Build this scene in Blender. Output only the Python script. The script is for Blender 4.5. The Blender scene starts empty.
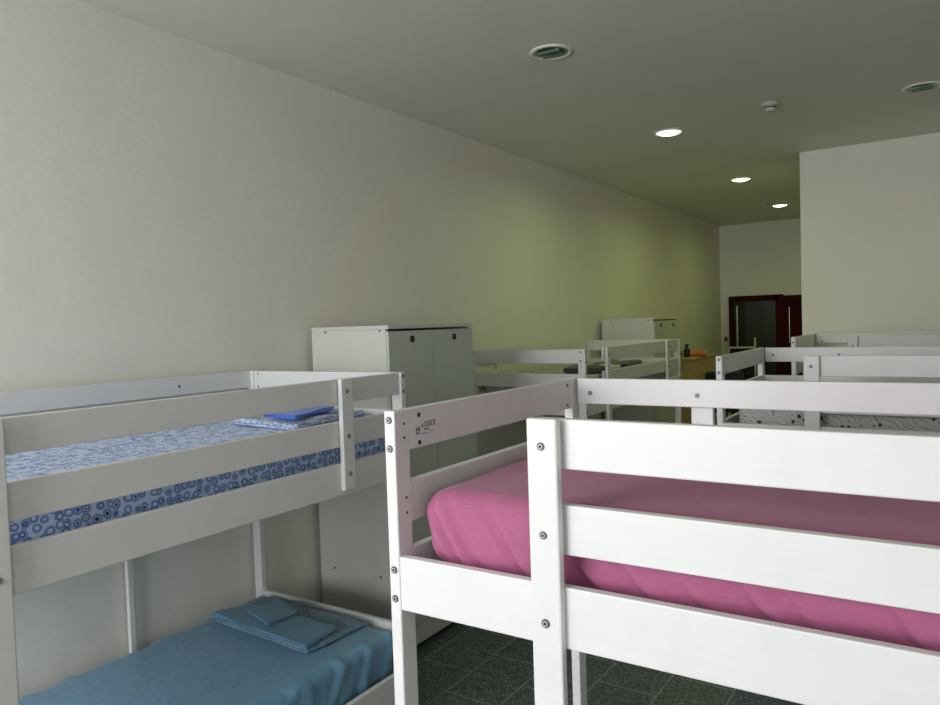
import bpy, bmesh, math, random
from mathutils import Vector, Matrix, noise
random.seed(4)
SC = bpy.context.scene
COL = SC.collection
CAMZ = 1.84
CEIL = 3.30

# ------------------------------------------------------------------ materials
def new_mat(name):
    m = bpy.data.materials.new(name); m.use_nodes = True
    nt = m.node_tree; b = nt.nodes['Principled BSDF']
    return m, nt, b

def nd(nt, t, **kw):
    n = nt.nodes.new(t)
    for k, v in kw.items():
        if k in n.inputs: n.inputs[k].default_value = v
        else: setattr(n, k, v)
    return n

def ramp(nt, fac, stops):
    r = nt.nodes.new('ShaderNodeValToRGB')
    e = r.color_ramp.elements
    while len(e) < len(stops): e.new(0.5)
    for i, (p, c) in enumerate(stops):
        e[i].position = p; e[i].color = (*c, 1)
    nt.links.new(fac, r.inputs['Fac'])
    return r.outputs['Color']

def mix(nt, fac, a, b, mode='MIX'):
    m = nt.nodes.new('ShaderNodeMix'); m.data_type = 'RGBA'; m.blend_type = mode
    for sock, v in ((m.inputs[0], fac), (m.inputs[6], a), (m.inputs[7], b)):
        if isinstance(v, (int, float)): sock.default_value = v
        elif isinstance(v, tuple): sock.default_value = (*v, 1)
        else: nt.links.new(v, sock)
    return m.outputs[2]

def mth(nt, op, a, b=None, c=None):
    m = nt.nodes.new('ShaderNodeMath'); m.operation = op
    for i, v in enumerate((a, b, c)):
        if v is None: continue
        if isinstance(v, (int, float)): m.inputs[i].default_value = v
        else: nt.links.new(v, m.inputs[i])
    return m.outputs[0]

def coords(nt, kind='Object', scale=(1, 1, 1), rot=(0, 0, 0), loc=(0, 0, 0)):
    tc = nt.nodes.new('ShaderNodeTexCoord'); mp = nt.nodes.new('ShaderNodeMapping')
    mp.inputs['Scale'].default_value = scale; mp.inputs['Rotation'].default_value = rot
    mp.inputs['Location'].default_value = loc
    nt.links.new(tc.outputs[kind], mp.inputs['Vector'])
    return mp.outputs['Vector']

def tex_noise(nt, vec, scale, detail=3, rough=0.5, dist=0.0):
    n = nt.nodes.new('ShaderNodeTexNoise')
    n.inputs['Scale'].default_value = scale; n.inputs['Detail'].default_value = detail
    n.inputs['Roughness'].default_value = rough; n.inputs['Distortion'].default_value = dist
    nt.links.new(vec, n.inputs['Vector'])
    return n.outputs['Fac']

def bump(nt, b, h, strength, dist=0.01, prev=None):
    n = nt.nodes.new('ShaderNodeBump'); n.inputs['Strength'].default_value = strength
    n.inputs['Distance'].default_value = dist
    nt.links.new(h, n.inputs['Height'])
    if prev: nt.links.new(prev, n.inputs['Normal'])
    nt.links.new(n.outputs['Normal'], b.inputs['Normal'])
    return n.outputs['Normal']

def simple(name, col, rough=0.5, metal=0.0, var=0.0, vscale=20, bmp=0.0, bscale=200):
    m, nt, b = new_mat(name)
    b.inputs['Roughness'].default_value = rough; b.inputs['Metallic'].default_value = metal
    v = coords(nt)
    f = tex_noise(nt, v, vscale, 3)
    lo = tuple(c * (1 - var) for c in col); hi = tuple(min(1, c * (1 + var)) for c in col)
    nt.links.new(ramp(nt, f, [(0.3, lo), (0.7, hi)]), b.inputs['Base Color'])
    if bmp: bump(nt, b, tex_noise(nt, v, bscale, 3), bmp, 0.002)
    return m

def painted_wood(name, col, along):
    m, nt, b = new_mat(name)
    b.inputs['Roughness'].default_value = 0.42
    s = [70, 70, 70]; s[along] = 3.0
    v = coords(nt, scale=tuple(s))
    g = tex_noise(nt, v, 1.0, 4, 0.6)
    k = tex_noise(nt, coords(nt), 5.0, 2)
    c1 = ramp(nt, g, [(0.25, tuple(c * 0.965 for c in col)), (0.75, col)])
    c2 = ramp(nt, k, [(0.25, (0.95, 0.95, 0.94)), (0.45, (1, 1, 1))])
    nt.links.new(mix(nt, 1.0, c1, c2, 'MULTIPLY'), b.inputs['Base Color'])
    bump(nt, b, g, 0.16, 0.0015)
    return m

WHITE = (0.715, 0.708, 0.702)
M_wood = [painted_wood('white_painted_wood_%s' % a, WHITE, i) for i, a in enumerate('xyz')]
M_bolt = simple('zinc_bolt', (0.42, 0.42, 0.41), 0.55, 0.5, 0.1)
M_ring = simple('bolt_ring', (0.10, 0.10, 0.10), 0.6, 0.3)
M_dark = simple('dark_recess', (0.02, 0.018, 0.016), 0.7)
M_black = simple('black_plastic', (0.015, 0.015, 0.015), 0.4)
M_slat = simple('slat_wood', (0.62, 0.50, 0.34), 0.6, 0, 0.1)

def plaster(name, col, strength=0.25):
    m, nt, b = new_mat(name)
    b.inputs['Roughness'].default_value = 0.75
    v = coords(nt)
    f = tex_noise(nt, v, 1.2, 4, 0.6)
    nt.links.new(ramp(nt, f, [(0.3, tuple(c * 0.96 for c in col)), (0.7, col)]), b.inputs['Base Color'])
    n1 = bump(nt, b, tex_noise(nt, v, 26, 5, 0.6), strength, 0.004)
    bump(nt, b, tex_noise(nt, v, 3.0, 3), 0.3, 0.02, n1)
    return m
M_wall = plaster('wall_plaster', (0.77, 0.745, 0.675))
M_ceil = plaster('ceiling_plaster', (0.74, 0.735, 0.66), 0.08)

def floor_mat():
    m, nt, b = new_mat('terrazzo_tiles')
    b.inputs['Roughness'].default_value = 0.35
    v = coords(nt, 'Object', rot=(0, 0, math.radians(-90)), loc=(0, 0, 0))
    br = nt.nodes.new('ShaderNodeTexBrick')
    br.offset = 0.5; br.squash = 1.0
    br.inputs['Scale'].default_value = 1.0
    br.inputs['Brick Width'].default_value = 0.47
    br.inputs['Row Height'].default_value = 0.31
    br.inputs['Mortar Size'].default_value = 0.0028
    br.inputs['Mortar Smooth'].default_value = 0.1
    br.inputs['Bias'].default_value = 0.0
    br.inputs['Color1'].default_value = (0.078, 0.104, 0.105, 1)
    br.inputs['Color2'].default_value = (0.092, 0.118, 0.118, 1)
    br.inputs['Mortar'].default_value = (0.15, 0.16, 0.15, 1)
    # joints: y = 2.95 + k*.235, x = -2.155 + k*.31
    mp = br.inputs['Vector']
    sep = nt.nodes.new('ShaderNodeSeparateXYZ'); cmb = nt.nodes.new('ShaderNodeCombineXYZ')
    tc = nt.nodes.new('ShaderNodeTexCoord'); nt.links.new(tc.outputs['Object'], sep.inputs[0])
    nt.links.new(mth(nt, 'ADD', sep.outputs['Y'], 10 * 0.47 - 2.95 + 0.235 + 0.47 * 10), cmb.inputs['X'])
    nt.links.new(mth(nt, 'ADD', sep.outputs['X'], 2.155 + 0.31 * 20), cmb.inputs['Y'])
    nt.links.new(cmb.outputs[0], mp)
    sp = nt.nodes.new('ShaderNodeTexVoronoi'); sp.inputs['Scale'].default_value = 130
    nt.links.new(tc.outputs['Object'], sp.inputs['Vector'])
    spk = ramp(nt, sp.outputs['Color'], [(0.35, (0.35, 0.35, 0.35)), (0.9, (2.1, 2.1, 2.05))])
    fine = tex_noise(nt, tc.outputs['Object'], 60, 4, 0.7)
    fm = ramp(nt, fine, [(0.35, (0.75, 0.75, 0.75)), (0.65, (1.35, 1.35, 1.3))])
    c = mix(nt, 1.0, br.outputs['Color'], spk, 'MULTIPLY')
    c = mix(nt, 1.0, c, fm, 'MULTIPLY')
    c = mix(nt, br.outputs['Fac'], c, (0.30, 0.33, 0.32))
    nt.links.new(c, b.inputs['Base Color'])
    return m
M_floor = floor_mat()

def cloth(name, col, rough=0.75, var=0.06, weave=900, sheen=0.2, streak=None, bmp=0.15):
    m, nt, b = new_mat(name)
    b.inputs['Roughness'].default_value = rough
    b.inputs['Sheen Weight'].default_value = sheen
    v = coords(nt)
    f = tex_noise(nt, coords(nt, scale=streak or (1, 1, 1)), 8, 4, 0.6)
    nt.links.new(ramp(nt, f, [(0.3, tuple(c * (1 - var) for c in col)), (0.7, tuple(min(1, c * (1 + var)) for c in col))]), b.inputs['Base Color'])
    n1 = bump(nt, b, tex_noise(nt, v, weave, 2), bmp, 0.0008)
    bump(nt, b, tex_noise(nt, coords(nt, scale=(1, 1, 0.5)), 14, 4, 0.55, 0.6), 0.28, 0.012, n1)
    return m
M_pink = cloth('pink_sheet', (0.37, 0.098, 0.202), 0.8, 0.07, 700, 0.15, streak=(2.2, 2.2, 22))
M_blue = cloth('blue_satin_sheet', (0.145, 0.31, 0.45), 0.42, 0.05, 700, 0.1)
M_bluefold = cloth('blue_fold', (0.11, 0.25, 0.36), 0.5, 0.05, 700, 0.1)
M_bright = cloth('bright_blue_cloth', (0.04, 0.16, 0.62), 0.6, 0.08)
M_navy = cloth('navy_upholstery', (0.005, 0.007, 0.022), 0.8, 0.1)
M_orange = cloth('orange_cloth', (0.62, 0.20, 0.05), 0.8, 0.1)
M_greycloth = cloth('charcoal_cloth', (0.05, 0.05, 0.055), 0.8, 0.1)
M_whitecloth = cloth('white_cloth', (0.62, 0.62, 0.58), 0.8, 0.04)

def circles(name, base, c_fill, c_ring, c_dark, scale=26):
    """sheet printed with rings and filled dots"""
    m, nt, b = new_mat(name)
    b.inputs['Roughness'].default_value = 0.75; b.inputs['Sheen Weight'].default_value = 0.15
    v = coords(nt)
    nz = nt.nodes.new('ShaderNodeTexNoise'); nz.inputs['Scale'].default_value = 14
    nt.links.new(v, nz.inputs['Vector'])
    vd = nt.nodes.new('ShaderNodeVectorMath'); vd.operation = 'MULTIPLY_ADD'
    nt.links.new(nz.outputs['Color'], vd.inputs[0]); vd.inputs[1].default_value = (0.016,) * 3
    nt.links.new(v, vd.inputs[2])
    vo = nt.nodes.new('ShaderNodeTexVoronoi'); vo.inputs['Scale'].default_value = scale
    vo.inputs['Randomness'].default_value = 0.55
    nt.links.new(vd.outputs[0], vo.inputs['Vector'])
    d = vo.outputs['Distance']
    sepc = nt.nodes.new('ShaderNodeSeparateColor'); nt.links.new(vo.outputs['Color'], sepc.inputs[0])
    rnd = sepc.outputs[0]; rnd2 = sepc.outputs[1]
    r_in = mth(nt, 'MULTIPLY_ADD', rnd, 0.24, 0.10)
    fill = mth(nt, 'LESS_THAN', d, r_in)
    ringc = mth(nt, 'ABSOLUTE', mth(nt, 'SUBTRACT', d, mth(nt, 'ADD', r_in, 0.14)))
    ring = mth(nt, 'LESS_THAN', ringc, 0.055)
    ring2 = mth(nt, 'LESS_THAN', mth(nt, 'ABSOLUTE', mth(nt, 'SUBTRACT', d, mth(nt, 'ADD', r_in, 0.27))), 0.04)
    fc = ramp(nt, rnd2, [(0.0, c_dark), (0.35, c_dark), (0.37, c_fill), (0.72, c_fill), (0.74, base)])
    col = mix(nt, ring, base, c_ring)
    col = mix(nt, ring2, col, tuple(x * 1.15 for x in c_ring))
    col = mix(nt, fill, col, fc)
    nt.links.new(col, b.inputs['Base Color'])
    bump(nt, b, tex_noise(nt, v, 12, 3), 0.3, 0.01)
    return m
M_circ = circles('blue_circle_print', (0.50, 0.61, 0.86), (0.015, 0.10, 0.52), (0.07, 0.14, 0.36), (0.012, 0.022, 0.06), 33)
M_circ_fold = circles('blue_circle_print_folded', (0.52, 0.60, 0.75), (0.03, 0.12, 0.50), (0.14, 0.20, 0.38), (0.03, 0.05, 0.12), 60)
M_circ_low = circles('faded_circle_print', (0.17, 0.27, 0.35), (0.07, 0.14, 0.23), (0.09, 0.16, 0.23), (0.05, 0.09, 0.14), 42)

def leafy(name):
    m, nt, b = new_mat(name)
    b.inputs['Roughness'].default_value = 0.8
    v = coords(nt)
    vo = nt.nodes.new('ShaderNodeTexVoronoi'); vo.inputs['Scale'].default_value = 24
    nt.links.new(v, vo.inputs['Vector'])
    dots = mth(nt, 'LESS_THAN', vo.outputs['Distance'], 0.25)
    w = nt.nodes.new('ShaderNodeTexWave'); w.inputs['Scale'].default_value = 16
    w.inputs['Distortion'].default_value = 14; w.inputs['Detail'].default_value = 3
    nt.links.new(coords(nt, rot=(0.5, 0.8, 0.6)), w.inputs['Vector'])
    lines = ramp(nt, w.outputs['Fac'], [(0.0, (0.24, 0.25, 0.24)), (0.25, (0.46, 0.47, 0.45))])
    nt.links.new(mix(nt, dots, lines, (0.03, 0.03, 0.04)), b.inputs['Base Color'])
    bump(nt, b, tex_noise(nt, v, 12, 3), 0.3, 0.01)
    return m
M_leaf = leafy('white_leaf_print')
M_cab = simple('cabinet_laminate', (0.60, 0.595, 0.55), 0.45, 0, 0.02, 3)
M_cab_shaded = simple('cabinet_laminate_shaded', (0.50, 0.54, 0.49), 0.45, 0, 0.02, 3)  # same laminate as the body, with the doors' shade put into its colour
M_plinth = simple('plinth_black', (0.02, 0.02, 0.02), 0.6)

def wood_grain(name, c1, c2, scale=4):
    m, nt, b = new_mat(name)
    b.inputs['Roughness'].default_value = 0.5
    g = tex_noise(nt, coords(nt, scale=(12, 12, 1.5)), scale, 5, 0.6, 0.4)
    nt.links.new(ramp(nt, g, [(0.3, c1), (0.7, c2)]), b.inputs['Base Color'])
    return m
M_pine = wood_grain('pale_wood', (0.46, 0.32, 0.15), (0.58, 0.43, 0.22))
M_redwood = wood_grain('dark_red_wood', (0.034, 0.0025, 0.003), (0.05, 0.004, 0.004))
M_redwood.node_tree.nodes['Principled BSDF'].inputs['Roughness'].default_value = 0.85
M_redwood.node_tree.nodes['Principled BSDF'].inputs['Specular IOR Level'].default_value = 0.15
M_darkglass = simple('dark_glass', (0.008, 0.014, 0.011), 0.12, 0, 0.2, 4)
M_midglass = simple('mid_glass', (0.022, 0.03, 0.026), 0.2, 0, 0.15, 4)
M_trim = simple('lamp_trim', (0.78, 0.78, 0.72), 0.3)
M_plastic = simple('white_plastic', (0.55, 0.55, 0.51), 0.4)
M_frame = simple('window_frame', (0.75, 0.75, 0.73), 0.4)
M_refl = simple('lamp_reflector', (0.16, 0.24, 0.18), 0.15, 0.6, 0.3, 40)
M_chrome = simple('chrome', (0.75, 0.75, 0.75), 0.2, 1.0)
M_ink = simple('stamp_ink', (0.20, 0.14, 0.17), 0.7)

def emit(name, col, s):
    m, nt, b = new_mat(name)
    b.inputs['Base Color'].default_value = (*col, 1)
    b.inputs['Emission Color'].default_value = (*col, 1)
    b.inputs['Emission Strength'].default_value = s
    return m
M_glow = emit('lamp_diffuser_lit', (1.0, 0.97, 0.68), 3.2)

def glass_mat():
    m, nt, b = new_mat('window_glass')
    out = nt.nodes['Material Output']
    t = nt.nodes.new('ShaderNodeBsdfTransparent'); g = nt.nodes.new('ShaderNodeBsdfGlossy')
    g.inputs['Roughness'].default_value = 0.05
    mx = nt.nodes.new('ShaderNodeMixShader'); mx.inputs[0].default_value = 0.06
    nt.links.new(t.outputs[0], mx.inputs[1]); nt.links.new(g.outputs[0], mx.inputs[2])
    nt.links.new(mx.outputs[0], out.inputs['Surface'])
    return m
M_glass = glass_mat()

# ------------------------------------------------------------------ mesh helpers
def link(name, bm, mats, parent=None, loc=None, smooth=False):
    me = bpy.data.meshes.new(name); bm.to_mesh(me); bm.free()
    for m in (mats if isinstance(mats, (list, tuple)) else [mats]): me.materials.append(m)
    if smooth:
        for p in me.polygons: p.use_smooth = True
    o = bpy.data.objects.new(name, me); COL.objects.link(o)
    if parent: o.parent = parent
    if loc is not None: o.location = loc
    return o

def box(bm, a, b, bev=0.0, mi=0):
    lo = [min(p, q) for p, q in zip(a, b)]; hi = [max(p, q) for p, q in zip(a, b)]
    vs = bmesh.ops.create_cube(bm, size=1.0)['verts']
    for v in vs:
        v.co = Vector([lo[i] + (v.co[i] + 0.5) * (hi[i] - lo[i]) for i in range(3)])
    fs = set(f for v in vs for f in v.link_faces)
    for f in fs: f.material_index = mi
    if bev:
        es = list(set(e for v in vs for e in v.link_edges))
        r = bmesh.ops.bevel(bm, geom=es, offset=bev, segments=2, affect='EDGES', profile=0.5)
        for f in r['faces']: f.material_index = mi

def boxobj(name, a, b, mat, parent=None, bev=0.0025, loc=None):
    """a box whose mesh is centred on its own origin, so the grain follows it"""
    c = Vector([(p + q) / 2 for p, q in zip(a, b)])
    bm = bmesh.new()
    box(bm, Vector(a) - c, Vector(b) - c, bev)
    o = link(name, bm, mat, parent)
    o.location = c
    return o

def cyl(bm, c, axis, r, h, seg=24, mi=0, r2=None):
    res = bmesh.ops.create_cone(bm, cap_ends=True, cap_tris=False, segments=seg, radius1=r, radius2=r if r2 is None else r2, depth=h)
    rot = Vector((0, 0, 1)).rotation_difference(Vector(axis)).to_matrix()
    for v in res['verts']: v.co = rot @ v.co + Vector(c)
    for f in set(f for v in res['verts'] for f in v.link_faces): f.material_index = mi

def lathe(bm, prof, seg=40, mi=0, cap=True):
    rings = []
    for r, z in prof:
        rings.append([bm.verts.new((r * math.cos(2 * math.pi * i / seg), r * math.sin(2 * math.pi * i / seg), z)) for i in range(seg)])
    for a, b in zip(rings, rings[1:]):
        for i in range(seg):
            f = bm.faces.new((a[i], a[(i + 1) % seg], b[(i + 1) % seg], b[i])); f.material_index = mi; f.smooth = True
    if cap:
        for rg in (rings[0], rings[-1]):
            if len(rg) > 2:
                f = bm.faces.new(rg); f.material_index = mi

def axis_samples(h, r, step):
    s = [-h + r * t for t in (0, 0.12, 0.3, 0.55, 0.8, 1.0)]
    n = max(2, int((2 * h - 2 * r) / step))
    inner = [-h + r + (2 * h - 2 * r) * i / n for i in range(1, n)]
    return s + inner + [-x for x in reversed(s)]

def soft_box(size, r, step, disp=None):
    """rounded box grid mesh, centred; disp(p, n) gives an outward offset"""
    h = [s / 2 for s in size]
    rr = min(r, min(h) * 0.98)
    S = [axis_samples(h[i], rr, step) for i in range(3)]
    bm = bmesh.new(); cache = {}
    def vert(p):
        k = tuple(round(x, 5) for x in p)
        if k in cache: return cache[k]
        q = Vector([max(-(h[i] - rr), min(h[i] - rr, p[i])) for i in range(3)])
        n = (Vector(p) - q)
        n = n.normalized() if n.length > 1e-9 else Vector((0, 0, 1))
        P = q + n * rr
        if disp:
            dd = disp(P, n)
            P = P + (dd if isinstance(dd, Vector) else n * dd)
        cache[k] = bm.verts.new(P)
        return cache[k]
    for ax in range(3):
        u, w = (ax + 1) % 3, (ax + 2) % 3
        for sgn in (-1, 1):
            for i in range(len(S[u]) - 1):
                for j in range(len(S[w]) - 1):
                    q = []
                    for (a, b) in ((i, j), (i + 1, j), (i + 1, j + 1), (i, j + 1)):
                        p = [0, 0, 0]; p[ax] = sgn * h[ax]; p[u] = S[u][a]; p[w] = S[w][b]
                        q.append(vert(p))
                    if sgn < 0: q.reverse()
                    try: bm.faces.new(q)
                    except ValueError: pass
    return bm

def tag(o, label=None, cat=None, group=None, kind=None):
    if label: o['label'] = label
    if cat: o['category'] = cat
    if group: o['group'] = group
    if kind: o['kind'] = kind
    return o

def empty(name, loc, rz=0.0):
    o = bpy.data.objects.new(name, None); COL.objects.link(o)
    o.location = loc; o.rotation_euler = (0, 0, rz); o.empty_display_size = 0.1
    return o

# ------------------------------------------------------------------ the room
XL, XR, YF, YB, YP, XP = -3.17, 2.9, -2.0, 12.28, 7.30, -1.16
T = 0.12
def struct(name, a, b, mat):
    bm = bmesh.new(); box(bm, a, b); return tag(link(name, bm, mat), kind='structure')
struct('floor', (XL - T, YF - T, -0.1), (XR + T, YB + T, 0), M_floor)
struct('ceiling', (XL - T, YF - T, CEIL), (XR + T, YB + T, CEIL + 0.1), M_ceil)
struct('wall_left', (XL - T, YF - T, 0), (XL, YB + T, CEIL), M_wall)
struct('wall_right', (XR, YF - T, 0), (XR + T, YP + T, CEIL), M_wall)
struct('wall_partition', (XP, YP, 0), (XR, YP + T, CEIL), M_wall)
struct('wall_corridor', (XP, YP + T, 0), (XP + T, YB, CEIL), M_wall)
struct('wall_far', (XL, YB, 0), (XP + T, YB + T, CEIL), M_wall)
# window wall behind the viewer; right-hand window added, unseen, to fill side faces
WINS = [(-3.0, -1.0), (1.2, 2.6)]
WZ0, WZ1 = 1.0, 3.1
bm = bmesh.new()
box(bm, (XL, YF - T, WZ1), (XR, YF, CEIL)); box(bm, (XL, YF - T, 0), (XR, YF, WZ0))
xs = [XL] + [x for w in WINS for x in w] + [XR]
for i in range(0, len(xs), 2): box(bm, (xs[i], YF - T, WZ0), (xs[i + 1], YF, WZ1))
tag(link('wall_front', bm, M_wall), kind='structure')
for i, (x0, x1) in enumerate(WINS):
    root = tag(empty('window_%d' % (i + 1), ((x0 + x1) / 2, YF - 0.06, WZ0)), kind='structure')
    w2 = (x1 - x0) / 2; hh = WZ1 - WZ0
    bm = bmesh.new()
    for a, b in (((-w2, -.03, 0), (w2, .03, .06)), ((-w2, -.03, hh - .06), (w2, .03, hh)), ((-w2, -.03, .06), (-w2 + .06, .03, hh - .06)),
                 ((w2 - .06, -.03, .06), (w2, .03, hh - .06)), ((-.03, -.03, .06), (.03, .03, hh - .06))): box(bm, a, b, 0.003)
    link('window_frame', bm, M_frame, root)
    bm = bmesh.new(); box(bm, (-w2 + .06, -.004, .06), (-.03, .004, hh - .06)); link('pane', bm, M_glass, root)
    bm = bmesh.new(); box(bm, (.03, -.004, .06), (w2 - .06, .004, hh - .06)); link('pane', bm, M_glass, root)

# ------------------------------------------------------------------ bunk beds
# local frame: u along the bed from its near end, v from the open side to the rear, z up
PW, PD = 0.032, 0.057       # post width along u, depth along v
W = 1.03
ZT = 1.635
def bolt_mesh():
    bm = bmesh.new()
    cyl(bm, (0, 0, 0.001), (0, 0, 1), 0.0095, 0.002, 20, 2)
    cyl(bm, (0, 0, 0.0028), (0, 0, 1), 0.0062, 0.0024, 16, 0)
    cyl(bm, (0, 0, 0.0042), (0, 0, 1), 0.0034, 0.0006, 6, 1)
    me = bpy.data.meshes.new('bolt'); bm.to_mesh(me); bm.free()
    me.materials.append(M_bolt); me.materials.append(M_dark); me.materials.append(M_ring)
    return me
BOLT = bolt_mesh()
def hole_mesh():
    bm = bmesh.new(); cyl(bm, (0, 0, 0.0006), (0, 0, 1), 0.0048, 0.0012, 14)
    me = bpy.data.meshes.new('screw_hole'); bm.to_mesh(me); bm.free(); me.materials.append(M_dark)
    return me
HOLE = hole_mesh()
def fix(root, me, name, p, n, s=1.0):
    o = bpy.data.objects.new(name, me); COL.objects.link(o); o.parent = root
    o.location = p; o.rotation_euler = Vector((0, 0, 1)).rotation_difference(Vector(n)).to_euler()
    o.scale = (s, s, s)
    return o

def bunk(loc, along, L, stile_u, sup_u, label, rear_u=None, group=None, bolts=True, W=1.03, ZT=1.635):
    """along='x': u -> +x, v -> +y.   along='y': u -> +y, v -> -x.  Built in world axes round the root."""
    root = tag(empty('bunk_bed', loc), label, 'bunk bed', group)
    if along == 'x': P = lambda u, v, z: (u, v, z); iu, iv = 0, 1
    else: P = lambda u, v, z: (-v, u, z); iu, iv = 1, 0
    N = lambda u, v, z: Vector(P(u, v, z))
    def part(name, a, b, axis, bev=0.003):
        return boxobj(name, P(*a), P(*b), M_wood[{'u': iu, 'v': iv, 'z': 2}[axis]], root, bev)
    for u0 in (0, L - PW):
        for v0 in (0, W - PD):
            part('post', (u0, v0, 0), (u0 + PW, v0 + PD, ZT), 'z', 0.004)
    # end boards: top guard, middle guard, bed end, lower bunk end
    for e, u0 in ((0, 0.004), (1, L - PW + 0.006)):
        u1 = u0 + 0.025
        for z0, z1 in ((1.538, ZT - .001), (1.361, 1.462), (1.16, 1.295), (0.34, 0.460)):
            part('end_board', (u0, PD, z0), (u1, W - PD, z1), 'v')
    # long boards, open side
    g0, g1 = 0.010, 0.034
    for z0, z1 in ((1.535, ZT - .001), (1.355, 1.460)):
        part('guard_rail', (stile_u + 0.004, g0, z0), (L - PW, g1, z1), 'u')
    part('side_rail', (PW, g0 - .009, 1.16), (L - PW, g1 - .009, 1.29), 'u')
    part('side_rail', (PW, g0, 0.15), (L - PW, g1, 0.28), 'u')
    part('ladder_post', (stile_u, g0 - 0.030, 0), (stile_u + 0.07, g0 - .0065, ZT + .002), 'z', 0.005)
    part('guard_support', (sup_u, g0 - 0.028, 1.178), (sup_u + 0.07, g0 - .0065, ZT + .001), 'z', 0.005)
    # rear side
    r0, r1 = W - 0.036, W - 0.012
    part('guard_rail', (PW + .010, r0, ZT - .088), (L - PW, r1, ZT), 'u')
    part('guard_rail', (PW, r0, 1.361), (L - PW, r1, 1.462), 'u')
    part('side_rail', (PW, r0, 1.16), (L - PW, r1, 1.29), 'u')
    part('side_rail', (PW, r0, 0.15), (L - PW, r1, 0.28), 'u')
    ru = stile_u + .032 if rear_u is None else rear_u
    rw = 0.07 if rear_u is None else 0.036
    part('rear_support', (ru, r1, 1.16 if rear_u is None else 0.0), (ru + rw * (1 if rear_u is None else .8), r1 + 0.022, ZT - .01 if rear_u is None else 1.5), 'z')
    # slatted bases
    for zb in (1.20, 0.205):
        b = bmesh.new()
        n = 13
        for i in range(n):
            uc = 0.10 + (L - 0.20) * i / (n - 1)
            box(b, P(uc - 0.035, g1 + .0, zb), P(uc + 0.035, r0, zb + 0.018), 0.002)
        link('slatted_base', b, M_slat, root)
    if bolts:
        for z in (1.585, 1.4):
            fix(root, BOLT, 'bolt', P(stile_u + 0.034, g0 - 0.030, z), N(0, -1, 0), .9)
            fix(root, BOLT, 'bolt', P(sup_u + 0.034, g0 - 0.028, z), N(0, -1, 0))
        fix(root, BOLT, 'bolt', P(stile_u + 0.034, g0 - 0.030, 1.215), N(0, -1, 0))
        fix(root, BOLT, 'bolt', P(sup_u + 0.034, g0 - 0.028, 1.245), N(0, -1, 0))
        for u in (PW / 2, L - PW / 2):
            for z in (1.618, 1.549, 1.256, 1.186, 0.25, 0.18):
                fix(root, BOLT, 'bolt', P(u, 0, z), N(0, -1, 0), 0.95)
        for u in (0.09, 0.46, L - 0.46):
            fix(root, BOLT, 'bolt', P(u, r0, 1.59), N(0, -1, 0), 0.8)
        for s, uu in ((1, 0.029), (-1, L - PW + 0.006)):
            for z in (1.620, 1.551):
                fix(root, HOLE, 'screw_hole', P(uu, 0.10, z), N(s, 0, 0), 1.2)
                fix(root, HOLE, 'screw_hole', P(uu, W - 0.09, z), N(s, 0, 0), 1.0)
        for s, uu in ((1, PW), (-1, L - PW)):
            for z in (1.606, 1.572, 1.426, 1.389):
                fix(root, HOLE, 'screw_hole', P(uu, 0.036, z), N(s, 0, 0), 0.7)
        for s, uu in ((1, L), (-1, 0)):
            for v in (0.035, W - 0.035):
                for z in (1.62, 1.555):
                    fix(root, BOLT, 'bolt', P(uu, v, z), N(s, 0, 0), 0.8)
    return root

B1 = bunk((-2.095, 0.54, 0), 'y', 2.10, 0.321, 1.66,
          'white bunk bed along the left wall with blue bedding on both levels', rear_u=1.345, W=1.05)
B2 = bunk((-1.147, 1.357, 0), 'x', 2.08, 0.400, 1.60,
          'white bunk bed in the foreground holding the pink-sheeted mattress', W=1.035, ZT=1.64)
B3 = bunk((-2.185, 4.80, 0), 'y', 2.18, 0.36, 1.74,
          'white bunk bed against left wall between the two white cabinets', W=0.982, ZT=1.64)
B4 = bunk((-1.036, 3.89, 0), 'x', 2.08, 0.423, 1.60,
          'white bunk bed directly behind the pink one, with leaf-print mattress')
B5 = bunk((-1.075, 6.24, 0), 'x', 2.08, 0.40, 1.60,
          'farthest white bunk bed, standing against the beige partition wall', ZT=1.66)

# maker's stamp on the inside of the foreground bed's end board (illegible small marks)
bm = bmesh.new()
X0 = 0.0292
def mark(y, z, w, h): box(bm, (X0, y, z), (X0 + .0004, y + w, z + h))
for (y, z, w, h) in ((0, 0, .0035, .016), (.0135, 0, .0035, .017), (0, 0, .017, .0028), (.0035, .009, .0105, .003), (.004, .013, .003, .004), (.010, .013, .003, .004)): mark(y, z, w, h)
for k in range(3): mark(.0235 + k * .0018, .015 + k * .0035, .0085 - k * .0036, .0032)
ltr = random.Random(2)
for k in range(7):
    y = .035 + k * .0075
    mark(y, .0145, .0016, .014)
    mark(y, .0145 + ltr.choice([0, .006, .0125]), .0058, .0017)
    if k % 2: mark(y + .0042, .0145, .0016, .0139)
    else: mark(y, .0268, .0058, .0017)
for k in range(6): mark(.024 + k * .0055, -.003, .0035, .0022)
for k in range(4): mark(.034 + k * .006, .006, .0038, .0052)
for k in range(3): mark(.058 + k * .006, .001, .004, .002)
link('maker_stamp', bm, M_ink, B2).location = (0, 0.086, 1.572)
B2.children[-1]['label'] = 'small dark printed maker stamp'

# ------------------------------------------------------------------ mattresses
def anis(p, d, s1, s2, seed):
    """folds running along direction d in a plane given by two components"""
    a = p[0] * d[0] + p[1] * d[1]; b = -p[0] * d[1] + p[1] * d[0]
    return noise.noise(Vector((a * s2, b * s1, seed)))

def ridge(x): return 1 - min(1, abs(x) * 3.2)

def crease(x): return math.exp(-(x * 9) ** 2)

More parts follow.
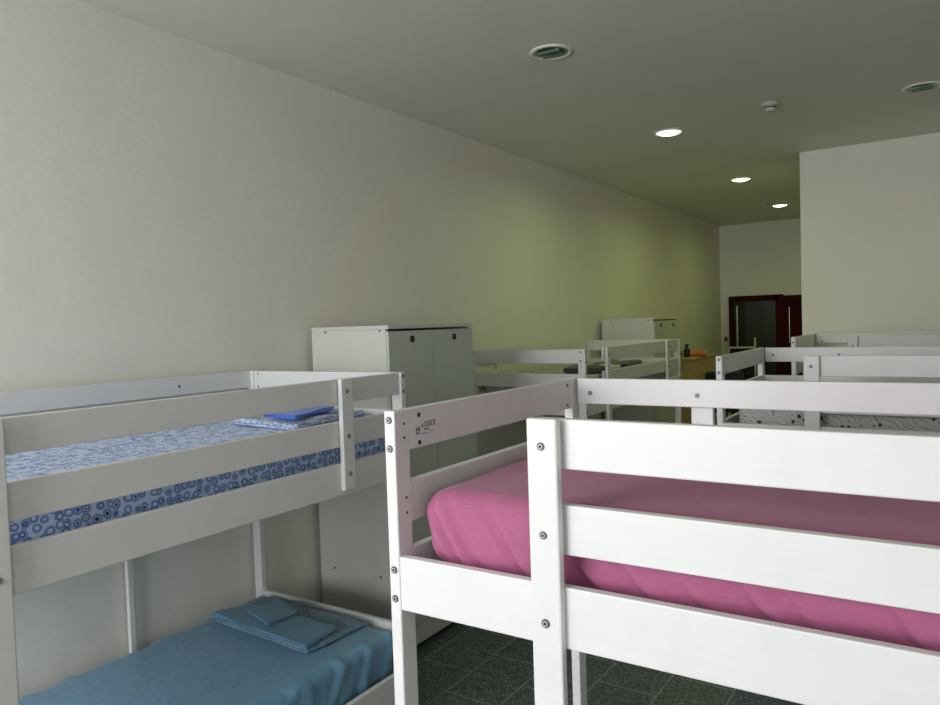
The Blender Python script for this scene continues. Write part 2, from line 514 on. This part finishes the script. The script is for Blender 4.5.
CREASES = [(-1.03, .014, .035), (-0.965, .020, .045), (-0.90, .012, .030), (-0.80, .017, .055), (-0.66, .012, .05), (-0.55, .016, .06), (-0.44, .008, .03),
           (-0.30, .014, .05), (-0.22, .009, .03), (-0.05, .013, .07), (0.14, .010, .05), (0.33, .012, .06), (0.58, .010, .05), (0.80, .012, .06)]
def pink_disp(p, n):
    d = 0.0
    side = min(1, max(0, -n.y) + max(0, -n.x) * 0.8)
    if side > 0.02:
        s = p.x - (p.y + 0.45) * 0.8
        zz = p.z - 0.10
        for s0, A, w in CREASES:
            b = (s - s0) * 0.78 + zz * (0.62 + 0.1 * math.sin(s0 * 9)) + 0.012 * noise.noise(Vector((s * 6, p.z * 6, s0)))
            t = 1.3 * math.exp(-b / w) if b > 0 else 1.3 * math.exp(b / (w * 0.15))
            t -= 1.0 * math.exp(-((b + 0.012) / 0.010) ** 2)
            d += side * A * t * (0.35 + 0.65 * min(1, max(0, (0.12 - p.z) / 0.12)))
        d -= side * (0.010 + 0.03 * max(0, (-0.03 - p.z) / 0.08))
    if n.z > 0:
        d += n.z * (0.003 * noise.noise(Vector((p.x * 2.2, p.y * 2, 2))) + 0.0015 * noise.noise(Vector((p.x * 11, p.y * 8, 5))))
    return d

def plain_disp(seed, amp=1.0):
    def f(p, n):
        return amp * (0.005 * noise.noise(Vector((p.x * 3 + seed, p.y * 3, p.z * 3))) + 0.0025 * noise.noise(Vector((p.x * 12, p.y * 12 + seed, p.z * 9))))
    return f

def blue_disp(p, n):
    d = 0.0
    side = min(1, max(0, n.x) + max(0, n.y) + max(0, -n.x))
    if side > 0.02:
        r = anis((p.y - p.x, p.z), (0.45, 0.89), 9, 1.0, 7.1)
        r2 = anis((p.y - p.x, p.z), (0.30, 0.95), 15, 1.5, 2.1)
        d += side * (0.014 * crease(r) + 0.007 * crease(r2))
    t = max(0, n.z)
    w1 = noise.noise(Vector((p.x * 4, p.y * 4, 0)))
    r2 = noise.noise(Vector((p.x * 7 + 1.5 * w1, p.y * 7, 4)))
    r3 = noise.noise(Vector((p.x * 15, p.y * 11 + 2 * w1, 9)))
    near = max(0.15, min(1, 0.2 - p.y))
    d += t * (0.006 * crease(r2) * near + 0.003 * crease(r3) * near + 0.004 * noise.noise(Vector((p.x * 2, p.y * 2, 6))))
    return d

def mattress(center_xy, z0, z1, size_xy, mat, label, disp, r=0.05, group=None, step=0.03):
    h = z1 - z0
    o = link('mattress', soft_box((size_xy[0], size_xy[1], h), r, step, disp), mat, smooth=True)
    o.location = (center_xy[0], center_xy[1], (z0 + z1) / 2)
    return tag(o, label, 'mattress', group)

ZB, ZM = 1.222, 1.425
mattress((-0.110, 1.87), ZB, 1.440, (1.985, 0.90), M_pink, 'mattress in a pink fitted sheet on the foreground top bunk', pink_disp, 0.055, step=0.011)
mattress((-2.62, 1.585), ZB, 1.432, (0.90, 2.00), M_circ, 'top-bunk mattress in a white sheet printed with blue circles', plain_disp(1), 0.035)
mattress((-2.62, 1.585), 0.227, 0.445, (0.90, 2.00), M_blue, 'lower-bunk mattress in a plain satin blue sheet by the left wall', blue_disp, 0.05, step=0.022)
mattress((-0.107, 1.857), 0.227, 0.40, (1.93, 0.88), M_whitecloth, 'plain mattress low under the pink-sheeted one in the foreground bunk', plain_disp(5), 0.04, step=0.05)
mattress((-2.67, 5.87), ZB, ZM, (0.84, 2.00), M_leaf, 'dotted leaf-print mattress on the bed between the two cabinets, upper level', plain_disp(3), 0.04, step=0.04)
mattress((0.015, 4.415), ZB, ZM, (1.93, 0.90), M_leaf, 'grey leaf-print top mattress on the bed right behind the pink one', plain_disp(8), 0.04, step=0.04)
mattress((-0.03, 6.755), ZB, ZM, (1.93, 0.90), M_whitecloth, 'pale top mattress on the farthest bunk beside the partition wall', plain_disp(9), 0.06, step=0.05)
mattress((-2.67, 5.87), 0.227, 0.40, (0.84, 2.00), M_whitecloth, 'plain lower mattress on the bed between the two cabinets', plain_disp(4), 0.04, step=0.05)
mattress((0.015, 4.415), 0.227, 0.40, (1.93, 0.90), M_whitecloth, 'plain lower mattress on the bed right behind the pink one', plain_disp(6), 0.04, step=0.05)
mattress((-0.03, 6.755), 0.227, 0.40, (1.93, 0.90), M_whitecloth, 'plain lower mattress on the farthest bunk beside the partition', plain_disp(7), 0.04, step=0.05)

# ------------------------------------------------------------------ folded linen
def folded(name, size, layers, seed, wob=0.01, skew=0.0):
    sx, sy, sz = size
    def d(p, n):
        out = Vector((n.x, n.y, 0))
        lay = math.cos(p.z / sz * layers * 2 * math.pi)
        off = out * (0.004 * lay)
        off += out * wob * noise.noise(Vector((p.x * 6 + seed, p.y * 6, p.z * 20)))
        k = noise.noise(Vector((p.x * 7 + seed, p.y * 7, 0)))
        off.z += 0.35 * sz * k * (0.4 + max(0, n.z)) if p.z > 0 else 0.0
        e = max(abs(p.x) / sx, abs(p.y) / sy) * 2
        if p.z > 0: off.z += sz * 0.22 * (1 - e)
        off.x += skew * p.y
        return off
    return soft_box(size, sz * 0.42, 0.012, d)

def cloth_thing(name, size, layers, mat, loc, rz, label, cat, seed=1, parent=None, wob=0.01, skew=0.0):
    o = link(name, folded(name, size, layers, seed, wob, skew), mat, parent, smooth=True)
    o.location = loc; o.rotation_euler = (0, 0, rz)
    if not parent: tag(o, label, cat)
    return o
def quad_cloth(name, corners, z0, thick, layers, mat, label, seed, wob=0.012, curl=0.0):
    """folded cloth whose outline is the quadrilateral of the four given corners"""
    c = [Vector(q) for q in corners]
    cen = sum(c, Vector((0, 0))) / 4
    sx = ((c[1] - c[0]).length + (c[2] - c[3]).length) / 2; sy = ((c[3] - c[0]).length + (c[2] - c[1]).length) / 2
    bm = folded(name, (sx, sy, thick), layers, seed, wob)
    zmin = min(v.co.z for v in bm.verts)
    for v in bm.verts:
        u = v.co.x / sx + .5; w = v.co.y / sy + .5
        q = c[0] * (1 - u) * (1 - w) + c[1] * u * (1 - w) + c[2] * u * w + c[3] * (1 - u) * w
        v.co = Vector((q.x - cen.x, q.y - cen.y, v.co.z - zmin + curl * (u - .5) * (w - .5)))
    o = link(name, bm, mat, smooth=True); o.location = (cen.x, cen.y, z0)
    return tag(o, label, 'bedding')
quad_cloth('folded_sheet', [(-2.66, 2.12), (-2.19, 2.06), (-2.27, 2.56), (-2.74, 2.58)], 1.437, .028, 2, M_circ_fold, 'folded blue-patterned sheet at the far end of the left top bunk', 2, .02)
quad_cloth('folded_pillowcase', [(-2.44, 2.10), (-2.22, 2.08), (-2.33, 2.42), (-2.58, 2.44)], 1.480, .016, 2, M_bright, 'bright blue folded pillowcase on top of the blue-patterned sheet', 5, .025)
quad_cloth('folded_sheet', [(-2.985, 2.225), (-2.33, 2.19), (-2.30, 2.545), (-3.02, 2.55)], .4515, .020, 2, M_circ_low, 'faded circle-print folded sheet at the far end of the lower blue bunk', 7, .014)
quad_cloth('folded_duvet_cover', [(-2.985, 2.215), (-2.31, 2.17), (-2.35, 2.385), (-2.93, 2.40)], .482, .016, 2, M_bluefold, 'plain blue folded cover lying over the faded print on the lower bunk', 12, .022)
quad_cloth('folded_pillowcase', [(-2.82, 2.285), (-2.61, 2.225), (-2.59, 2.40), (-2.79, 2.455)], .506, .013, 2, M_bluefold, 'small square blue pillowcase topping the pile on the lower bunk', 15, .008)
cloth_thing('folded_blanket', (0.34, 0.26, 0.045), 2, M_greycloth, (-2.44, 5.40, ZM + .030), 0.2, 'nearer dark folded blanket, beside the ladder gap of the bed between the cabinets', 'bedding', 21)
cloth_thing('folded_blanket', (0.30, 0.50, 0.035), 2, M_greycloth, (-2.50, 6.20, ZM + .026), 0.1, 'farther dark folded blanket midway along the bed between the cabinets', 'bedding', 25)
cloth_thing('folded_sheet', (0.22, 0.30, 0.035), 2, M_whitecloth, (-2.44, 5.72, ZM + .026), 0.1, 'white folded sheet between two dark blankets on the bed between the cabinets', 'bedding', 28)

# ------------------------------------------------------------------ cabinets
def cabinet(y0, w, label):
    x0, x1, h = -3.13, -2.555, 1.852
    root = tag(empty('storage_cabinet', ((x0 + x1) / 2, y0 + w / 2, 0)), label, 'cabinet')
    dx, dy = (x1 - x0) / 2, w / 2
    bm = bmesh.new()
    t = 0.02
    box(bm, (-dx, -dy, 0.07), (dx - .018, -dy + t, h - .022), 0.0015)
    box(bm, (-dx, dy - t, 0.07), (dx - .018, dy, h - .022), 0.0015)
    box(bm, (-dx, -dy + t, 0.07), (-dx + t, dy - t, h - .022))
    box(bm, (-dx, -dy + t, 0.07), (dx - .018, dy - t, 0.09))
    box(bm, (-dx + t, -dy + t, h * .5), (dx - .03, dy - t, h * .5 + t))
    link('body', bm, M_cab, root)
    boxobj('top_panel', (-dx, -dy - .001, h - .0215), (dx + .002, dy + .001, h), M_cab, root, 0.002)
    boxobj('plinth', (-dx + .03, -dy + .01, 0), (dx - .05, dy - .01, 0.07), M_plinth, root, 0.001)
    boxobj('base_panel', (dx - .0175, -dy, 0.035), (dx - .004, dy, 0.145), M_cab_shaded, root, 0.002)
    for s in (-1, 1):
        a, b = sorted((s * 0.002, s * (dy - .002)))
        d = boxobj('door', (dx - .0175, a, 0.150), (dx, b, h - .034), M_cab_shaded, root, 0.002)
        lk = boxobj('latch', (0.009, 0 - .018, -.018), (0.0135, .018, .018), M_black, d, 0.001)
        lk.location = (0.0112, 0, 0.787)
        hb = bmesh.new(); cyl(hb, (0, 0, 0), (1, 0, 0), 0.006, 0.004, 12)
        link('keyhole', hb, M_dark, lk, (0.0025, 0, 0))
    for x in (-dx + .11, dx - .06):
        for z in (0.455, h - .030):
            fix(root, BOLT, 'screw', (x - (.055 if x > 0 and z < 1 else 0), -dy, z), (0, -1, 0), 0.8)
    return root
cabinet(3.085, 0.835, 'white two-door cabinet just beyond the blue-bedded bunk, black latches')
cabinet(7.32, 0.80, 'farther white two-door cabinet by the wooden cabinet at the far end')

# tall wooden cabinet at the end with things on it
root = tag(empty('wooden_cabinet', (-2.865, 9.19, 0)), 'pale wooden cabinet against the left wall near the dark red door', 'cabinet')
boxobj('body', (-.295, -.49, .06), (.285, .49, 1.335), M_pine, root, .003)
boxobj('top_panel', (-.30, -.51, 1.3355), (.30, .51, 1.362), M_pine, root, .004)
boxobj('plinth', (-.28, -.47, 0), (.26, .47, .0595), M_plinth, root)
for s in (-1, 1):
    a, b = sorted((s * .003, s * .487))
    d = boxobj('door', (.2855, a, .08), (.303 - .004, b, 1.32), M_pine, root, .002)
    hb = bmesh.new(); cyl(hb, (0, 0, 0), (0, 0, 1), .006, .12, 12); link('handle', hb, M_chrome, d, (.013, -s * .19, .1))
bm = bmesh.new()
lathe(bm, [(.001, 0), (.036, 0), (.038, .01), (.038, .085), (.030, .10), (.014, .115), (.014, .125)], 24)
r = tag(link('bottle', bm, M_black), 'dark bottle with black cap standing on the pale wooden cabinet', 'bottle'); r.location = (-2.70, 8.87, 1.362)
bm = bmesh.new(); cyl(bm, (0, 0, .0), (0, 0, 1), .022, .035, 20); link('cap', bm, M_black, r, (0, 0, .1426))
cloth_thing('folded_bag', (.10, .10, .07), 2, M_greycloth, (-2.775, 8.76, 1.404), 0, 'low black bag beside the dark bottle on the wooden cabinet', 'bag', 31)
cloth_thing('folded_cloth', (.17, .30, .06), 2, M_orange, (-2.635, 9.12, 1.392), .1, 'orange cloth right of the bottle on the wooden cabinet', 'cloth', 35)

# swivel chair
root = tag(empty('office_chair', (-2.27, 8.95, 0), 0.3), 'dark blue office chair beside the pale wooden cabinet', 'chair')
def oc(name, size, loc, mat, r, seed, tilt=0):
    o = link(name, soft_box(size, r, .03, plain_disp(seed, .6)), mat, root, loc, True); o.rotation_euler = (tilt, 0, 0); return o
oc('seat', (.48, .46, .08), (0, 0, .50), M_navy, .035, 1)
oc('backrest', (.44, .07, .50), (0, .25, .92), M_navy, .034, 2, -.12)
bm = bmesh.new(); box(bm, (-.03, .2, .46), (.03, .26, .50), .004); box(bm, (-.03, .235, .46), (.03, .262, .70), .004); box(bm, (-.03, 0, .445), (.03, .24, .459), .004); link('back_bracket', bm, M_black, root)
bm = bmesh.new(); cyl(bm, (0, 0, .28), (0, 0, 1), .028, .34, 20); link('gas_column', bm, M_chrome, root)
for k in range(5):
    a = k * 2 * math.pi / 5
    bm = bmesh.new(); box(bm, (.02, -.022, .075), (.30, .022, .11), .006)
    bmesh.ops.rotate(bm, verts=bm.verts, cent=(0, 0, 0), matrix=Matrix.Rotation(a, 3, 'Z'))
    lg = link('leg', bm, M_black, root)
    bm = bmesh.new(); cyl(bm, (.28 * math.cos(a), .28 * math.sin(a), .0375), (-math.sin(a), math.cos(a), 0), .0375, .04, 20); link('caster', bm, M_black, lg)

# thin white clothes rail before the far door
root = tag(empty('clothes_rail', (-2.57, 11.2, 0)), 'thin white clothes rail standing before the dark red glazed door', 'clothes rail')
for x in (-.215, .155):
    bm = bmesh.new(); cyl(bm, (x, 0, .79), (0, 0, 1), .014, 1.46 if x > 0 else 1.3, 16); bmesh.ops.translate(bm, verts=bm.verts, vec=(0, 0, -.0 if x > 0 else -.08)); link('post', bm, M_plastic, root)
    bm = bmesh.new(); box(bm, (x - .02, -.22, 0), (x + .02, .22, .06), .004); link('foot', bm, M_plastic, root)
bm = bmesh.new(); cyl(bm, (-.03, 0, 1.375), (1, 0, 0), .014, .342, 16); link('crossbar', bm, M_plastic, root)

# far doors
def far_door(n, x0, x1, h, glazed):
    root = tag(empty('door_%d' % n, ((x0 + x1) / 2, YB - .03, 0)), kind='structure')
    w = (x1 - x0) / 2; f = .07
    bm = bmesh.new()
    box(bm, (-w, -.03, 0), (-w + f, .028, h), .004); box(bm, (w - f * (1.6 if glazed else 1), -.03, 0), (w, .028, h), .004); box(bm, (-w + f, -.03, h - .09), (w - f, .028, h), .004)
    link('door_frame', bm, M_redwood, root)
    if glazed:
        bm = bmesh.new(); box(bm, (-w + f, -.012, .0), (-.16, .02, h - .09), .002); link('glass_leaf', bm, M_darkglass, root)
        bm = bmesh.new(); box(bm, (-.16, -.02, .0), (w - f * 1.6, .02, h - .09), .002); link('glass_leaf', bm, M_midglass, root)
        bm = bmesh.new(); box(bm, (-w + f + .05, -.05, 1.35), (-w + f + .075, -.035, 2.0), .004)
        box(bm, (-w + f + .055, -.036, 1.40), (-w + f + .07, -.0125, 1.43)); box(bm, (-w + f + .055, -.036, 1.92), (-w + f + .07, -.0125, 1.95)); link('pull_handle', bm, M_chrome, root)
    else:
        bm = bmesh.new(); box(bm, (-w + f, -.012, 0), (w - f, .02, h - .09), .002)
        box(bm, (-w + f + .04, -.018, .2), (w - f - .04, -.0125, 1.0), .002); box(bm, (-w + f + .04, -.018, 1.1), (w - f - .04, -.0125, h - .2), .002)
        link('door_panel', bm, M_redwood, root)
        bm = bmesh.new(); box(bm, (-w + f + .012, -.045, 1.40), (-w + f + .024, -.035, 1.95), .003)
        box(bm, (-w + f + .014, -.036, 1.45), (-w + f + .022, -.0125, 1.47)); box(bm, (-w + f + .014, -.036, 1.88), (-w + f + .022, -.0125, 1.90)); link('pull_handle', bm, M_chrome, root)
far_door(1, -3.03, -2.21, 2.155, True)
far_door(2, -2.209, -1.45, 2.135, False)
r = boxobj('light_switch', (-3.125, YB - .012, 1.42), (-3.06, YB, 1.52), M_plastic, bev=.003)
tag(r, 'small light switch on the far wall left of the red door', 'light switch')
tg = boxobj('rocker', (-.02, -.012, -.03), (.02, -.0065, .03), M_black, r, .001)

# skirting strip at the foot of the cabinet side
struct('baseboard_left', (XL, YF, 0), (XL + .012, YB, 0.08), M_plinth)

# ------------------------------------------------------------------ ceiling fittings
def downlight(x, y, r, lit, label):
    root = tag(empty('ceiling_downlight', (x, y, CEIL)), label, 'ceiling light')
    bm = bmesh.new()
    lathe(bm, [(r * 1.02, -.0005), (r, -.008), (r * .86, -.010), (r * .80, -.004), (r * .79, -.0006)], 48, cap=False); link('trim_ring', bm, M_trim, root)
    if lit:
        bm = bmesh.new(); lathe(bm, [(.001, -.026), (r * .35, -.024), (r * .62, -.016), (r * .79, -.0015)], 40, cap=False); link('diffuser', bm, M_glow, root)
    else:
        bm = bmesh.new(); lathe(bm, [(.001, -.0008), (r * .79, -.0008)], 40, cap=False); rf = link('reflector', bm, M_refl, root)
        for k in range(2):
            bm = bmesh.new(); cyl(bm, (0, (k - .5) * r * .5, -.006), (1, 0, 0), r * .11, r * 1.1, 14); link('lamp_tube', bm, M_refl, rf)
    return root
downlight(-1.812, 3.65, .115, False, 'unlit recessed round light with green-tinged reflector, nearest on the ceiling')
downlight(-.165, 5.74, .115, False, 'unlit recessed round light near the right edge above the partition')
LIT = [(-1.862, 5.77), (-1.892, 8.248), (-1.93, 10.568)]
for LE, (x, y), s in zip((6.0, 5.0, 3.6), LIT, ('glowing round ceiling light nearest the viewer of the row of three', 'glowing round ceiling light in the middle of the row of three', 'glowing round ceiling light farthest back, beside a small sensor')):
    downlight(x, y, .115, True, s)
    ld = bpy.data.lights.new('lamp', 'AREA'); ld.shape = 'DISK'; ld.size = .18
    ld.energy = LE; ld.color = (0.84, 1.0, 0.30); ld.spread = math.radians(165)
    lo = bpy.data.objects.new('lamp_light', ld); COL.objects.link(lo); lo.location = (x, y, CEIL - .03)
def sensor(x, y, s, label):
    root = tag(empty('smoke_detector', (x, y, CEIL)), label, 'smoke detector')
    bm = bmesh.new(); lathe(bm, [(.055 * s, 0), (.055 * s, -.012 * s), (.045 * s, -.02 * s), (.042 * s, -.02 * s)], 32); link('base', bm, M_plastic, root)
    bm = bmesh.new(); lathe(bm, [(.036 * s, -.0205 * s), (.036 * s, -.045 * s), (.028 * s, -.055 * s), (.001, -.057 * s)], 32); h = link('sensor_head', bm, M_plastic, root)
    bm = bmesh.new(); lathe(bm, [(.0365 * s, -.028 * s), (.0375 * s, -.030 * s), (.0375 * s, -.036 * s), (.0365 * s, -.038 * s)], 32, cap=False); link('vent_ring', bm, M_dark, h)
sensor(-1.051, 5.463, 1.0, 'white smoke detector on the ceiling right of the nearest glowing light')
sensor(-2.02, 10.15, 0.8, 'tiny white detector on the ceiling next to the farthest glowing light')

# ------------------------------------------------------------------ window light and added fill
for i, (x0, x1) in enumerate(WINS):
    ld = bpy.data.lights.new('window_and_fill_light', 'AREA'); ld.shape = 'RECTANGLE'
    ld.size = x1 - x0 - .1; ld.size_y = WZ1 - WZ0 - .1
    ld.energy = (150, 38)[i]; ld.color = (0.97, 0.985, 1.0)  # weaker one is fill from the added right-hand window
    lo = bpy.data.objects.new('window_and_fill_light', ld); COL.objects.link(lo)
    lo.location = ((x0 + x1) / 2, YF - .2, (WZ0 + WZ1) / 2)
    lo.rotation_euler = (math.radians(90 - 18), 0, 0)
w = bpy.data.worlds.new('World'); SC.world = w; w.use_nodes = True
bg = w.node_tree.nodes['Background']
sk = w.node_tree.nodes.new('ShaderNodeTexSky'); sk.sky_type = 'NISHITA'; sk.sun_disc = False; sk.sun_elevation = math.radians(40)
w.node_tree.links.new(sk.outputs[0], bg.inputs['Color']); bg.inputs['Strength'].default_value = 0.15

# ------------------------------------------------------------------ camera
cd = bpy.data.cameras.new('camera'); cam = bpy.data.objects.new('camera', cd); COL.objects.link(cam)
R_, U_, F_ = ((0.835657, 0.548279, -0.032684), (0.006667, 0.049376, 0.998758), (-0.549211, 0.834837, -0.037606))
cd.sensor_width = 36; cd.lens = 736.878 / 940 * 36; cd.clip_start = 0.02
m = Matrix((( R_[0], U_[0], -F_[0], 0), (R_[1], U_[1], -F_[1], 0), (R_[2], U_[2], -F_[2], CAMZ), (0, 0, 0, 1)))
cam.matrix_world = m
SC.camera = cam
vs = SC.view_settings
vs.view_transform = 'Standard'; vs.look = 'None'; vs.gamma = 1; vs.use_curve_mapping = False
vs.exposure = 0.16
